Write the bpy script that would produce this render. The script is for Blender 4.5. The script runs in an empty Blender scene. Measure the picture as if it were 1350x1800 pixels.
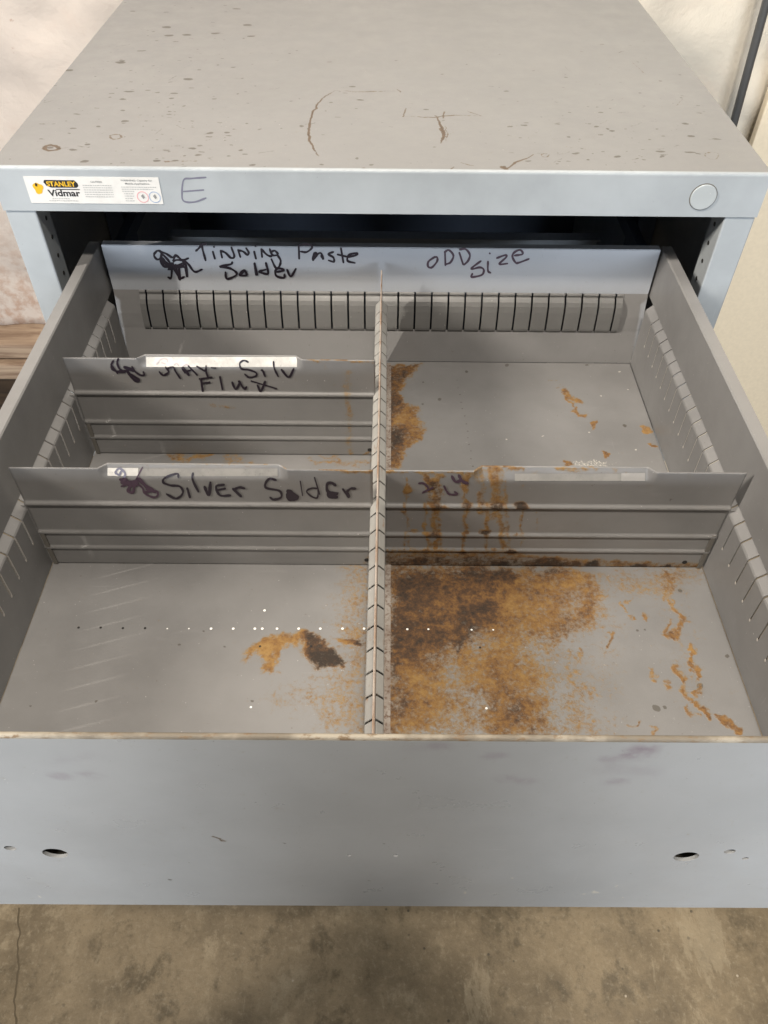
import bpy, bmesh, math, random
import numpy as np
from mathutils import Vector, Matrix

R = math.radians
SC = bpy.context.scene
COL = SC.collection

# ------------------------------------------------------------------ camera, world, lamps, exposure
CAM = np.array([0.0016, -0.7582, 0.3259]); ROT = (R(43.04), R(-0.48), R(0.13)); FPX = 1370.04
cd = bpy.data.cameras.new('camera'); cam = bpy.data.objects.new('camera', cd); COL.objects.link(cam)
cam.location = CAM; cam.rotation_euler = ROT
cd.sensor_fit = 'VERTICAL'; cd.sensor_height = 24.0; cd.lens = 24.0 * FPX / 1800.0
cd.clip_start = 0.05; cd.clip_end = 60
SC.camera = cam

wd = bpy.data.worlds.new('World'); SC.world = wd; wd.use_nodes = True
bg = wd.node_tree.nodes['Background']
bg.inputs['Color'].default_value = (0.92, 0.94, 1.0, 1); bg.inputs['Strength'].default_value = 0.09

def lamp(name, loc, target, sx, sy, power, color, shape='RECTANGLE'):
    l = bpy.data.lights.new(name, 'AREA'); l.shape = shape; l.size = sx
    if shape in ('RECTANGLE', 'ELLIPSE'): l.size_y = sy
    l.energy = power; l.color = color
    o = bpy.data.objects.new(name, l); COL.objects.link(o); o.location = loc
    o.rotation_euler = (Vector(target) - Vector(loc)).to_track_quat('-Z', 'Y').to_euler()
    return o
sl_ = lamp('side_lamp', (-2.62, -1.12, 1.85), (-.1, .05, .17), .05, .80, 9.5, (1.0, .91, .80)); sl_.data.spread = R(42)
lamp('ceiling_lamp', (0.06, -1.36, 2.45), (0, -.3, -.8), .16, .16, 76, (1.0, .91, .80))
lamp('rear_fill_lamp', (0.3, .25, 2.6), (0.1, -.1, -.2), .7, 1.0, 42, (1.0, .92, .81))  # added overhead fill from behind, brightens the drawer floor; no fitting known
lamp('front_fill_light', (0, -3.8, .12), (0, 0, .12), 2.7, .42, 42, (.87, .93, 1.0)).data.spread = R(76)  # added unseen strip of cool frontal light, shaped to reach the rear panel

SC.view_settings.view_transform = 'Standard'; SC.view_settings.look = 'None'
SC.view_settings.exposure = -0.08; SC.view_settings.gamma = 1.0
SC.view_settings.use_curve_mapping = False
SC.cycles.max_bounces = 8

# ------------------------------------------------------------------ measuring helpers
MROT = np.array(cam.rotation_euler.to_matrix())
def at(px, py, axis, val):
    """point of the place seen at photo pixel (px,py) on the plane axis=val"""
    d = MROT @ np.array([(px - 675) / FPX, -(py - 900) / FPX, -1.0])
    return CAM + d * ((val - CAM[axis]) / d[axis])
def at_plane(px, py, p0, n):
    d = MROT @ np.array([(px - 675) / FPX, -(py - 900) / FPX, -1.0])
    p0 = np.array(p0, float); n = np.array(n, float)
    return CAM + d * (((p0 - CAM) @ n) / (d @ n))

# ------------------------------------------------------------------ object helpers
def thing(name, label, cat, loc=(0, 0, 0), group=None):
    o = bpy.data.objects.new(name, None); COL.objects.link(o)
    o.location = loc; o.empty_display_size = .05
    o['label'] = label; o['category'] = cat
    if group: o['group'] = group
    return o
def link(name, me, mat, parent=None, smooth=False, label=None):
    o = bpy.data.objects.new(name, me); COL.objects.link(o)
    if mat is not None and not len(me.materials): me.materials.append(mat)
    if smooth:
        me.polygons.foreach_set('use_smooth', [True] * len(me.polygons))
    if parent is not None:
        o.parent = parent
        w = Vector((0, 0, 0)); p = parent
        while p is not None: w += p.location; p = p.parent
        o.location = -w
    if label: o['label'] = label
    return o
def from_bm(name, bm, mat, parent=None, smooth=False, label=None):
    bmesh.ops.recalc_face_normals(bm, faces=bm.faces)
    me = bpy.data.meshes.new(name); bm.to_mesh(me); bm.free()
    return link(name, me, mat, parent, smooth, label)
def box(bm, a, b):
    x0, y0, z0 = a; x1, y1, z1 = b
    v = [bm.verts.new(p) for p in ((x0,y0,z0),(x1,y0,z0),(x1,y1,z0),(x0,y1,z0),(x0,y0,z1),(x1,y0,z1),(x1,y1,z1),(x0,y1,z1))]
    for f in ((0,3,2,1),(4,5,6,7),(0,1,5,4),(1,2,6,5),(2,3,7,6),(3,0,4,7)): bm.faces.new([v[i] for i in f])
def tube(bm, p0, p1, r, n=16, caps=True):
    p0 = Vector(p0); p1 = Vector(p1); q = (p1 - p0).to_track_quat('Z', 'Y')
    rings = []
    for p in (p0, p1):
        rings.append([bm.verts.new(p + q @ Vector((r*math.cos(2*math.pi*i/n), r*math.sin(2*math.pi*i/n), 0))) for i in range(n)])
    for i in range(n): bm.faces.new((rings[0][i], rings[0][(i+1)%n], rings[1][(i+1)%n], rings[1][i]))
    if caps: bm.faces.new(rings[0][::-1]); bm.faces.new(rings[1])
def sweep(bm, prof, a, b, axis, mapf=None):
    """profile of (u,z) points swept along x or y from a to b as an open sheet"""
    rows = []
    for t in (a, b):
        row = []
        for (u, z) in prof:
            p = (u, t, z) if axis == 'y' else (t, u, z)
            if mapf: p = mapf(p)
            row.append(bm.verts.new(p))
        rows.append(row)
    for i in range(len(prof) - 1):
        bm.faces.new((rows[0][i], rows[0][i+1], rows[1][i+1], rows[1][i]))
def solid(o, t, off=-1.0):
    m = o.modifiers.new('thickness', 'SOLIDIFY'); m.thickness = t; m.offset = off; return o
def bevel(o, w, seg=2):
    m = o.modifiers.new('soft_edges', 'BEVEL'); m.width = w; m.segments = seg; m.limit_method = 'ANGLE'; m.angle_limit = R(40)
    return o

# ------------------------------------------------------------------ stain maps: painted per vertex on dense sheets
def vnoise(x, y, s, seed):
    x = x * s; y = y * s; xi = np.floor(x).astype(np.int64); yi = np.floor(y).astype(np.int64)
    fx = x - xi; fy = y - yi; fx = fx*fx*(3-2*fx); fy = fy*fy*(3-2*fy)
    def h(a, b):
        n = (a * 374761393 + b * 668265263 + seed * 974634777) & 0xffffffff
        n = ((n ^ (n >> 13)) * 1274126177) & 0xffffffff
        return ((n ^ (n >> 16)) & 0xffff) / 65535.0
    return (h(xi,yi)*(1-fx)+h(xi+1,yi)*fx)*(1-fy) + (h(xi,yi+1)*(1-fx)+h(xi+1,yi+1)*fx)*fy
def fbm(x, y, s, o=4, seed=1):
    r = 0; a = .5; t = 0
    for i in range(o): r = r + a*vnoise(x, y, s*2**i, seed+i*7); t += a; a *= .55
    return r / t
class Map:
    """2-d float layers over surface coordinates u,v (metres)"""
    def __init__(s, u, v, proj, warp=.004):
        s.u0 = u; s.v0 = v; s.proj = proj; s.warp = warp
        s.u = u + warp*((fbm(u, v, 90, 5, 3)-.5)*2 + (fbm(u, v, 30, 3, 31)-.5)*1.6); s.v = v + warp*((fbm(u, v, 90, 5, 11)-.5)*2 + (fbm(u, v, 30, 3, 41)-.5)*1.6)
        s.L = {}
    def layer(s, k): return s.L.setdefault(k, np.zeros_like(s.u))
    def pts(s, px): return np.array([s.proj(*p) for p in px])
    def win(s, P, m):
        """the part of the sheet near the points P, as an index"""
        if s.u.ndim == 1: return np.s_[:]
        a = np.nonzero((s.u0[:, 0] > P[:, 0].min()-m) & (s.u0[:, 0] < P[:, 0].max()+m))[0]
        b = np.nonzero((s.v0[0, :] > P[:, 1].min()-m) & (s.v0[0, :] < P[:, 1].max()+m))[0]
        if not len(a) or not len(b): return None
        return np.s_[a[0]:a[-1]+1, b[0]:b[-1]+1]
    def _seg(s, a, b, w):
        d = b - a; u = s.u[w]; v = s.v[w]; t = np.clip(((u-a[0])*d[0] + (v-a[1])*d[1]) / max(d@d, 1e-12), 0, 1)
        return np.hypot(u-a[0]-t*d[0], v-a[1]-t*d[1]), t
    def poly(s, k, px, val=1.0, soft=.008, mode='max'):
        P = s.pts(px); w = s.win(P, soft+.03); L = s.layer(k)
        if w is None: return
        inside = np.zeros(s.u[w].shape, bool); dist = np.full(inside.shape, 9.)
        for i in range(len(P)):
            a, b = P[i], P[(i+1) % len(P)]
            dist = np.minimum(dist, s._seg(a, b, w)[0])
            c = ((a[1] > s.v[w]) != (b[1] > s.v[w]))
            with np.errstate(divide='ignore', invalid='ignore'):
                xx = (b[0]-a[0])*(s.v[w]-a[1])/(b[1]-a[1]) + a[0]
            inside ^= c & (s.u[w] < xx)
        sd = np.where(inside, dist, -dist)
        m = np.clip(.5 + sd/(2*soft), 0, 1); m = m*m*(3-2*m)*val
        L[w] = np.maximum(L[w], m) if mode == 'max' else L[w]*(1-m)
    def line(s, k, px, w_, val=1.0, soft=None, taper=False):
        P = s.pts(px); w = s.win(P, w_+.03); L = s.layer(k)
        if w is None: return
        m = np.zeros(s.u[w].shape); soft = soft or w_*.6; n = len(P)-1
        for i in range(n):
            d, t = s._seg(P[i], P[i+1], w); ww = w_
            if taper: ww = w_*(.35+.65*np.sin(np.pi*np.clip((i+t)/n, 0.02, .98)))
            m = np.maximum(m, np.clip(.5 + (ww/2 - d)/soft, 0, 1)*val)
        L[w] = np.maximum(L[w], m)
    def dot(s, k, px, r, val=1.0, ax=1.0):
        P = s.pts([px]); w = s.win(P, r*ax*1.6+.022); L = s.layer(k)
        if w is None: return
        f = .25 if (r < .0035 and s.warp > .004) else 1.                  # small spots keep a rounder shape
        uu = s.u0[w]+(s.u[w]-s.u0[w])*f; vv = s.v0[w]+(s.v[w]-s.v0[w])*f
        d = np.hypot((uu-P[0][0])/ax, vv-P[0][1])
        L[w] = np.maximum(L[w], np.clip(.5+(r-d)/(r*.6), 0, 1)*val)
    def write(s, me):
        for k, a in s.L.items():
            at_ = me.attributes.new(k, 'FLOAT', 'POINT'); at_.data.foreach_set('value', a.astype(np.float32).ravel())
def sheet(us, vs, place):
    """dense sheet over the grid us x vs; place(U,V) -> X,Y,Z arrays"""
    U, V = np.meshgrid(us, vs, indexing='ij'); X, Y, Z = place(U, V)
    co = np.stack([X, Y, Z], -1).reshape(-1, 3)
    n, m = len(us), len(vs)
    i = np.arange(n-1)[:, None]*m + np.arange(m-1)[None, :]
    f = np.stack([i, i+m, i+m+1, i+1], -1).reshape(-1, 4)
    me = bpy.data.meshes.new('sheet')
    me.vertices.add(len(co)); me.vertices.foreach_set('co', co.ravel().astype(np.float32))
    me.loops.add(f.size); me.loops.foreach_set('vertex_index', f.ravel().astype(np.int32))
    me.polygons.add(len(f)); me.polygons.foreach_set('loop_start', np.arange(0, f.size, 4, dtype=np.int32))
    me.update(); me.validate()
    return me, U, V

# ------------------------------------------------------------------ materials
class N:
    def __init__(s, name):
        s.m = bpy.data.materials.new(name); s.m.use_nodes = True; s.t = s.m.node_tree
        s.b = s.t.nodes['Principled BSDF']; s.tc = s.t.nodes.new('ShaderNodeTexCoord')
    def n(s, t, **k):
        x = s.t.nodes.new(t)
        for a, b in k.items(): setattr(x, a, b)
        return x
    def lk(s, a, b): s.t.links.new(a, b)
    def noise(s, scale, detail=4, rough=.55, stretch=None, dist=0):
        x = s.n('ShaderNodeTexNoise'); x.inputs['Scale'].default_value = scale
        x.inputs['Detail'].default_value = detail; x.inputs['Roughness'].default_value = rough; x.inputs['Distortion'].default_value = dist
        if stretch:
            mp = s.n('ShaderNodeMapping'); mp.inputs['Scale'].default_value = stretch
            s.lk(s.tc.outputs['Object'], mp.inputs['Vector']); s.lk(mp.outputs[0], x.inputs['Vector'])
        else: s.lk(s.tc.outputs['Object'], x.inputs['Vector'])
        return x.outputs['Fac']
    def attr(s, k):
        x = s.n('ShaderNodeAttribute'); x.attribute_name = k; return x.outputs['Fac']
    def rng(s, v, a, b, c=0., d=1.):
        x = s.n('ShaderNodeMapRange'); x.interpolation_type = 'SMOOTHSTEP'
        s.lk(v, x.inputs[0])
        for i, q in enumerate((a, b, c, d)): x.inputs[i+1].default_value = q
        return x.outputs[0]
    def math(s, op, a, b=None):
        x = s.n('ShaderNodeMath', operation=op)
        for i, q in enumerate((a, b)):
            if q is None: continue
            if isinstance(q, (int, float)): x.inputs[i].default_value = q
            else: s.lk(q, x.inputs[i])
        return x.outputs[0]
    def mix(s, f, a, b):
        x = s.n('ShaderNodeMix', data_type='RGBA')
        for i, q in ((0, f), (6, a), (7, b)):
            if isinstance(q, (int, float)): x.inputs[i].default_value = q
            elif isinstance(q, tuple): x.inputs[i].default_value = (*q, 1)
            else: s.lk(q, x.inputs[i])
        return x.outputs[2]
    def out(s, col, rough, bump=None, strength=.2, dist=.001, spec=.5, metal=0):
        for q, i in ((col, 'Base Color'), (rough, 'Roughness')):
            if isinstance(q, tuple): s.b.inputs[i].default_value = (*q, 1)
            elif isinstance(q, (int, float)): s.b.inputs[i].default_value = q
            else: s.lk(q, s.b.inputs[i])
        s.b.inputs['Specular IOR Level'].default_value = spec; s.b.inputs['Metallic'].default_value = metal
        if bump is not None:
            x = s.n('ShaderNodeBump'); x.inputs['Strength'].default_value = strength; x.inputs['Distance'].default_value = dist
            s.lk(bump, x.inputs['Height']); s.lk(x.outputs[0], s.b.inputs['Normal'])
        return s.m

def paint(name, base, rough=.36, stains=False, dust=.25, specks=.5, cloud=1.):
    q = N(name)
    c = tuple(base)
    light = tuple(min(1, v*(1+.10*cloud)+.010*cloud) for v in c); dark = tuple(v*(1-.10*cloud) for v in c)
    col = q.mix(q.rng(q.noise(7, 5, .6), .3, .7), dark, light)
    # rubbed streaks and tiny specks in the old paint
    st = q.rng(q.noise(60, 5, .65, (.25, 1, 1), .3), .60, .78)
    col = q.mix(q.math('MULTIPLY', st, dust), col, tuple(v*1.22+.03 for v in c))
    sp = q.rng(q.noise(330, 2, .5), .735, .77)
    col = q.mix(q.math('MULTIPLY', sp, specks), col, (.10, .085, .07))
    sw = q.rng(q.noise(410, 2, .5, (1, 1.3, .8)), .75, .78)
    col = q.mix(q.math('MULTIPLY', sw, specks*.8), col, (.72, .70, .66))
    for sc_, th in (((3, 110, 60), .70), ((120, 4, 50), .72), ((90, 60, 4), .71)):
        gate = q.rng(q.noise(9, 3, .5), .50, .62)
        scr = q.math('MULTIPLY', q.rng(q.noise(3.2, 3, .5, sc_, .4), th, th+.03), gate)
        col = q.mix(q.math('MULTIPLY', scr, .16), col, tuple(v*1.6+.05 for v in c))
    rgh = q.rng(q.noise(22, 5, .6), .25, .75, rough*.82, rough*1.25)
    hgt = q.noise(900, 3, .5); bstr = .05
    if stains:
        pale = q.attr('pale'); n1 = q.noise(260, 5, .7); n2 = q.noise(75, 5, .65); n3 = q.noise(520, 3, .6)
        pm = q.rng(q.math('ADD', pale, q.math('MULTIPLY', q.math('SUBTRACT', n3, .5), 1.3)), .52, .85)
        col = q.mix(pm, col, (.46, .44, .39))
        sm = q.math('MULTIPLY', q.attr('smudge'), q.rng(q.noise(90, 4, .6), .3, .6, .15, .75))
        col = q.mix(sm, col, (.19, .145, .18))
        mk = q.attr('mark'); mm = q.math('MULTIPLY', q.math('MULTIPLY', q.rng(q.math('ADD', mk, q.math('MULTIPLY', q.math('SUBTRACT', n1, .5), 1.5)), .36, .66), .9), q.rng(mk, .05, .2))
        col = q.mix(mm, col, q.mix(q.rng(n1, .4, .6), (.060, .036, .020), (.105, .068, .036)))
        gr = q.attr('grime'); gm = q.math('MULTIPLY', q.rng(q.math('ADD', gr, q.math('MULTIPLY', q.math('SUBTRACT', n1, .5), .8)), .40, .70), q.rng(gr, .05, .2))
        col = q.mix(q.math('MULTIPLY', gm, .72), col, q.mix(n2, (.030, .026, .019), (.085, .073, .055)))
        ru = q.attr('rust'); dk = q.attr('dark')
        mixn = q.math('ADD', q.math('MULTIPLY', q.math('SUBTRACT', n1, .5), 1.5), q.math('MULTIPLY', q.math('SUBTRACT', n2, .5), .9))
        thin = q.rng(q.math('ADD', ru, q.math('MULTIPLY', mixn, .95)), .14, .72)
        cov = q.rng(q.math('ADD', ru, q.math('MULTIPLY', mixn, .95)), .30, .88)
        n4 = q.noise(26, 9, .72, dist=.5); n5 = q.noise(150, 8, .78)
        val = q.math('ADD', q.math('MULTIPLY', n4, .62), q.math('MULTIPLY', n5, .62))
        val = q.math('SUBTRACT', val, q.math('MULTIPLY', dk, .20)); val = q.math('ADD', val, q.rng(cov, .2, .95, .05, -.03))
        rp = q.n('ShaderNodeValToRGB'); q.lk(val, rp.inputs[0]); cr = rp.color_ramp
        cr.elements[0].position = .36; cr.elements[0].color = (.026, .017, .011, 1)
        cr.elements[1].position = .86; cr.elements[1].color = (.26, .18, .075, 1)
        for ps, cc in ((.448, (.060, .032, .016)), (.515, (.114, .056, .021)), (.590, (.188, .096, .028)), (.70, (.262, .154, .048))):
            e = cr.elements.new(ps); e.color = (*cc, 1)
        rusty = rp.outputs[0]
        col = q.mix(q.math('MULTIPLY', thin, .55), col, (.175, .122, .056))
        col = q.mix(cov, col, rusty)
        rr = q.n('ShaderNodeMix', data_type='FLOAT'); q.lk(cov, rr.inputs[0]); q.lk(rgh, rr.inputs[2]); rr.inputs[3].default_value = .82
        rgh = rr.outputs[0]
        hgt = q.math('ADD', q.math('MULTIPLY', q.noise(900, 3, .5), .15), q.math('MULTIPLY', cov, q.math('MULTIPLY', n1, 1.6))); bstr = .30
    return q.out(col, rgh, hgt, bstr, .0012, .5)

GREY = (.190, .188, .187)
BLUE = (.315, .342, .360)
M_top = paint('cabinet_top_paint', (.215, .217, .219), .40, True, .10, .8, .22)
M_cab = paint('cabinet_paint', BLUE, .42, False, .12, .25)
M_in = paint('drawer_paint', GREY, .40, False, .25, .5)
M_inS = paint('drawer_paint_stained', (.173, .170, .167), .38, True, .30, .5)
M_front = paint('drawer_front_paint', (.325, .334, .338), .32, True, .14, .6, .5)
M_rear = paint('drawer_rear_lit', (.385, .412, .452), .36, True, .10, .3, .4)  # drawer grey with the cool frontal light painted in
def plain(name, c, rough=.5, spec=.5, metal=0):
    q = N(name); v = q.noise(120, 4, .6)
    return q.out(q.mix(v, tuple(x*.88 for x in c), tuple(min(1, x*1.10) for x in c)), rough, spec=spec, metal=metal)
M_ink = plain('marker_ink', (.018, .012, .020), .38)
M_ink2 = plain('marker_ink_purple', (.060, .035, .055), .5)
M_ink3 = plain('faded_marker_ink', (.15, .15, .20), .5)
M_paper = plain('sticker_paper', (.60, .595, .575), .55)
def mottled_strip(name, a_, b_):  # mottled strip colour, for label paper, painted lip glare and ink
    q = N(name); v = q.noise(55, 5, .65); w = q.noise(300, 3, .6)
    c_ = q.mix(q.rng(v, .35, .65), a_, b_); return q.out(q.mix(q.rng(w, .62, .72, 0, .5), c_, tuple(x*.6 for x in a_)), .6)
M_labelglare = mottled_strip('label_paper_glare', (.46, .45, .425), (.62, .605, .57)); M_lipglare = mottled_strip('lip_glare_grey', (.195, .190, .180), (.245, .238, .222))
M_paper2 = plain('worn_label_paper', (.55, .53, .49), .55)
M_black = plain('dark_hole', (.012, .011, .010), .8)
M_litbare = plain('lit_bare_metal', (.52, .49, .45), .42)
M_holelight = plain('hole_light', (.85, .84, .80), .5)
M_sblack = plain('sticker_black', (.012, .012, .012), .4)
M_yel = plain('sticker_yellow', (.62, .37, .012), .45)
M_sgrey = plain('sticker_small_print', (.22, .225, .22), .5)
M_spink = plain('sticker_red_ring', (.62, .30, .32), .5)
M_sblue = plain('sticker_blue_ring', (.28, .36, .50), .5)
M_dark = plain('dark_inner_navy', (.060, .082, .125), .5)  # dark navy tone of the cabinet's inner parts
M_seamshade = plain('seam_and_shade', (.12, .112, .098), .6)  # plug seam; also returns and inner panel with their shade in the colour

def worn_edge():
    q = N('worn_edge'); a = q.noise(170, 5, .7, (.5, 1, 1)); b = q.noise(35, 4, .6, (.6, 1, 1))
    col = q.mix(q.rng(b, .42, .62), (.17, .145, .11), (.33, .295, .235))
    col = q.mix(q.rng(a, .52, .66), col, (.17, .115, .065))
    return q.out(col, .7, a, .5, .001)
M_edge = worn_edge()
def ridge_paint():
    q = N('partition_paint'); a = q.noise(140, 5, .7, (1, .35, 1))
    col = q.mix(q.rng(q.noise(20, 4), .3, .7), (.29, .285, .27), (.36, .355, .335))
    col = q.mix(q.rng(a, .60, .74), col, (.26, .18, .125))
    return q.out(col, .42, q.noise(700, 3), .05)
M_part = ridge_paint()
def ridge_rust():
    q = N('rubbed_rusty_edge'); a = q.noise(90, 5, .7, (1, .4, 1))
    return q.out(q.mix(q.rng(a, .38, .66), (.40, .345, .30), (.28, .185, .125)), .6)
M_ridge = ridge_rust()
def flange_rust():
    q = N('stained_flange'); a = q.noise(230, 5, .7); b = q.noise(40, 4, .6)
    col = q.mix(q.rng(b, .35, .65), (.22, .18, .15), (.30, .27, .24))
    col = q.mix(q.rng(a, .46, .66), col, (.115, .070, .045))
    col = q.mix(q.rng(q.noise(420, 3), .66, .74), col, (.45, .42, .38))
    return q.out(col, .75, a, .3)
M_flange = flange_rust()
def concrete():
    q = N('concrete'); a = q.noise(4.2, 10, .70, dist=.1); b = q.noise(13, 9, .72, (1, .8, 1), .1); c = q.noise(120, 6, .7)
    col = q.mix(q.rng(a, .34, .68), (.125, .094, .054), (.270, .208, .126))
    col = q.mix(q.rng(b, .52, .68, 0, .85), col, (.345, .278, .180))
    col = q.mix(q.rng(b, .48, .34, 0, .85), col, (.092, .070, .039))
    col = q.mix(q.rng(c, .52, .70, 0, .4), col, (.34, .285, .195)); col = q.mix(q.rng(c, .46, .30, 0, .4), col, (.09, .070, .042))
    vo = q.n('ShaderNodeTexVoronoi'); vo.inputs['Scale'].default_value = 34; q.lk(q.tc.outputs['Object'], vo.inputs['Vector'])
    col = q.mix(q.math('MULTIPLY', q.rng(vo.outputs['Distance'], .12, .05), q.rng(q.noise(11, 3), .52, .58)), col, (.06, .048, .03))
    vp = q.n('ShaderNodeTexVoronoi'); vp.inputs['Scale'].default_value = 27; q.lk(q.tc.outputs['Object'], vp.inputs['Vector'])
    col = q.mix(q.math('MULTIPLY', q.rng(vp.outputs['Distance'], .07, .03), q.rng(q.noise(8, 3), .58, .62)), col, (.42, .36, .27))
    col = q.mix(q.rng(q.noise(4.6, 8, .72, (1.6, .5, 1), .3), .575, .615, 0, .35), col, (.38, .315, .21))
    return q.out(col, q.rng(b, .3, .7, .42, .7), q.math('ADD', b, q.math('MULTIPLY', c, .35)), .35, .006)
M_conc = concrete()
def plaster():
    q = N('whitewashed_plaster'); a = q.noise(7, 7, .62, dist=.5); b = q.noise(45, 6, .6); g = q.noise(2.3, 5, .6)
    sep = q.n('ShaderNodeSeparateXYZ'); q.lk(q.tc.outputs['Object'], sep.inputs[0])
    col = q.mix(q.rng(sep.outputs[0], -.7, .75), (.60, .525, .46), (.55, .51, .435))
    col = q.mix(q.rng(a, .52, .72, 0, .40), col, (.55, .42, .34))
    low = q.rng(sep.outputs[2], -.36, -.70)
    col = q.mix(q.math('MULTIPLY', low, q.rng(b, .38, .66, .05, .8)), col, (.42, .27, .19))
    col = q.mix(q.rng(q.noise(19, 5, .7), .66, .74, 0, .7), col, (.38, .22, .15))
    return q.out(col, .85, q.math('ADD', a, q.math('MULTIPLY', b, .4)), .5, .01)
M_plaster = plaster()
def wood(name, a_, b_):
    q = N(name); g = q.noise(14, 6, .65, (.25, 1, 3), 1.0)
    return q.out(q.mix(q.rng(g, .35, .65), a_, b_), .75, g, .3, .003)
M_wood = wood('pale_timber', (.20, .13, .085), (.43, .32, .225))
M_dwood = wood('dark_timber', (.030, .018, .010), (.075, .045, .024))
M_cream = plain('cream_board_paint', (.70, .61, .46), .5)

# ------------------------------------------------------------------ setting
ZF = -1.118
bm = bmesh.new()
v = [bm.verts.new(p) for p in ((-4, -6, ZF), (4, -6, ZF), (4, 2, ZF), (-4, 2, ZF))]; bm.faces.new(v)
fl = from_bm('floor', bm, M_conc); fl['kind'] = 'structure'

bm = bmesh.new(); A_ = []; rg = random.Random(9); k0 = at(34, 1600, 2, ZF); k1 = at(24, 1800, 2, ZF)
for k in range(70):
    t_ = k/44.; xk = k0[0]+(k1[0]-k0[0])*t_+.010*(fbm(np.array([t_*.5]), np.array([.3]), 9, 4, 3)[0]-.5)*2; yk = k0[1]+(k1[1]-k0[1])*t_+.004
    w_ = .0003+.0022*fbm(np.array([t_]), np.array([.7]), 11, 3, 8)[0]; A_.append((bm.verts.new((xk-w_, yk, ZF+.0005)), bm.verts.new((xk+w_, yk, ZF+.0005))))
for k in range(69): bm.faces.new((A_[k][0], A_[k+1][0], A_[k+1][1], A_[k][1]))
from_bm('floor_crack', bm, plain('crack_dirt', (.105, .080, .047), .9), fl)

# rough plastered wall behind the cabinet
us = np.arange(-2.6, 2.601, .02); vs = np.arange(-.715, 1.9, .02)
def pl(U, V):
    d = (fbm(U, V, 5, 5, 21)-.5)*.055 + (fbm(U, V, 22, 3, 5)-.5)*.016
    return U, .80 - d, V
me, _, _ = sheet(us, vs, pl)
wall = link('plaster_wall', me, M_plaster, None, True); solid(wall, .12, -1)
wall['label'] = 'rough whitewashed plaster wall behind the grey steel cabinet'; wall['category'] = 'wall'
ledge = thing('timber_ledge', 'pale weathered timber ledge at the foot of the plaster wall, left of the cabinet', 'ledge', (-1.0, .75, ZF))
bm = bmesh.new(); box(bm, (-1.9, .725, -.755), (-.42, .83, -.7165)); bevel(from_bm('upper_board', bm, M_wood, ledge), .006)
bm = bmesh.new(); box(bm, (-1.9, .705, -.800), (-.42, .83, -.757)); bevel(from_bm('lower_board', bm, M_wood, ledge), .006)
bm = bmesh.new(); box(bm, (-1.9, .79, ZF), (-.42, .83, -.802)); from_bm('kick_board', bm, M_dwood, ledge, label='dark brown board below the ledge')
board = bmesh.new(); box(board, (.69, .735, ZF+.003), (1.9, .755, 1.5))
board = bevel(from_bm('cream_board', board, M_cream), .003)
board['label'] = 'smooth cream board standing against the plaster wall at the right of the cabinet'; board['category'] = 'board'
pa = at(1332, 60, 1, .735); pb = at(1290, 215, 1, .735); sl = (pb[0]-pa[0])/(pb[2]-pa[2])
bm = bmesh.new(); tube(bm, (pa[0]+sl*(ZF-pa[2]), .735, ZF), (pa[0]+sl*(1.4-pa[2]), .735, 1.4), .0072, 20)
pipe = from_bm('conduit_pipe', bm, plain('conduit_grey', (.075, .077, .078), .4), None, True)
pipe['label'] = 'thin dark grey conduit running up the wall beside the cream board'; pipe['category'] = 'pipe'

# ------------------------------------------------------------------ cabinet
HW = .381; DEP = .705; HF = .0445
cab = thing('tool_cabinet', 'grey steel tool cabinet with a scuffed top and a sticker on its front rail', 'cabinet', (0, .35, ZF))
us = np.arange(-HW+.0005, HW, .0010); vs = np.arange(.0030, DEP, .0010)
me, U, V = sheet(us, vs, lambda U, V: (U, V, U*0))
T = Map(U, V, lambda x, y: at(x, y, 2, 0)[:2], .0026)
for k in ('rust', 'dark', 'pale', 'smudge', 'mark', 'grime'): T.layer(k)
ml = [([(587,159),(566,172),(551,196),(545,220),(543,245),(549,264),(560,275)], .0036, 1), ([(585,159),(640,161),(700,159)], .0026, .8), ([(697,157),(701,162)], .003, .8),
      ([(708,205),(760,206),(800,203),(846,204)], .0030, .9), ([(708,205),(716,190)], .0025, .8), ([(713,181),(728,183)], .002, .6), ([(846,204),(822,194)], .0025, .7),
      ([(764,203),(778,228),(779,240),(773,251)], .0060, 1), ([(781,218),(786,235),(781,251)], .0024, .7), ([(777,208),(780,196)], .003, .7),
      ([(887,300),(905,285),(940,271)], .0034, 1), ([(884,293),(892,299)], .008, .9), ([(773,305),(795,293)], .003, .8), ([(808,286),(830,290)], .0028, .7),
      ([(735,173),(757,178)], .002, .5), ([(1110,110),(1136,130)], .0028, .55), ([(970,138),(1040,126),(1110,111)], .0022, .42), ([(1188,188),(1204,168)], .0025, .5),
      ([(1020,210),(1070,203),(1130,195)], .002, .40), ([(193,152),(250,160),(300,168),(350,173)], .002, .42), ([(626,303),(640,296),(650,300)], .005, .8), ([(290,284),(345,283)], .004, .55)]
for p, w, vv in ml: T.line('mark', p, w*.68, vv, taper=len(p) > 2)
def ring(k, cx, cy, rx, ry, w, vv):
    T.line(k, [(cx+rx*math.cos(a), cy+ry*math.sin(a)) for a in np.linspace(0, 2*math.pi, 14)], w, vv)
ring('mark', 92, 259, 13, 5, .004, .9); ring('mark', 203, 241, 9, 4, .0026, .6); ring('mark', 1251, 274, 12, 6, .0020, .55); ring('mark', 960, 273, 6, 3.5, .002, .6)
rnd = random.Random(4)
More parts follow.
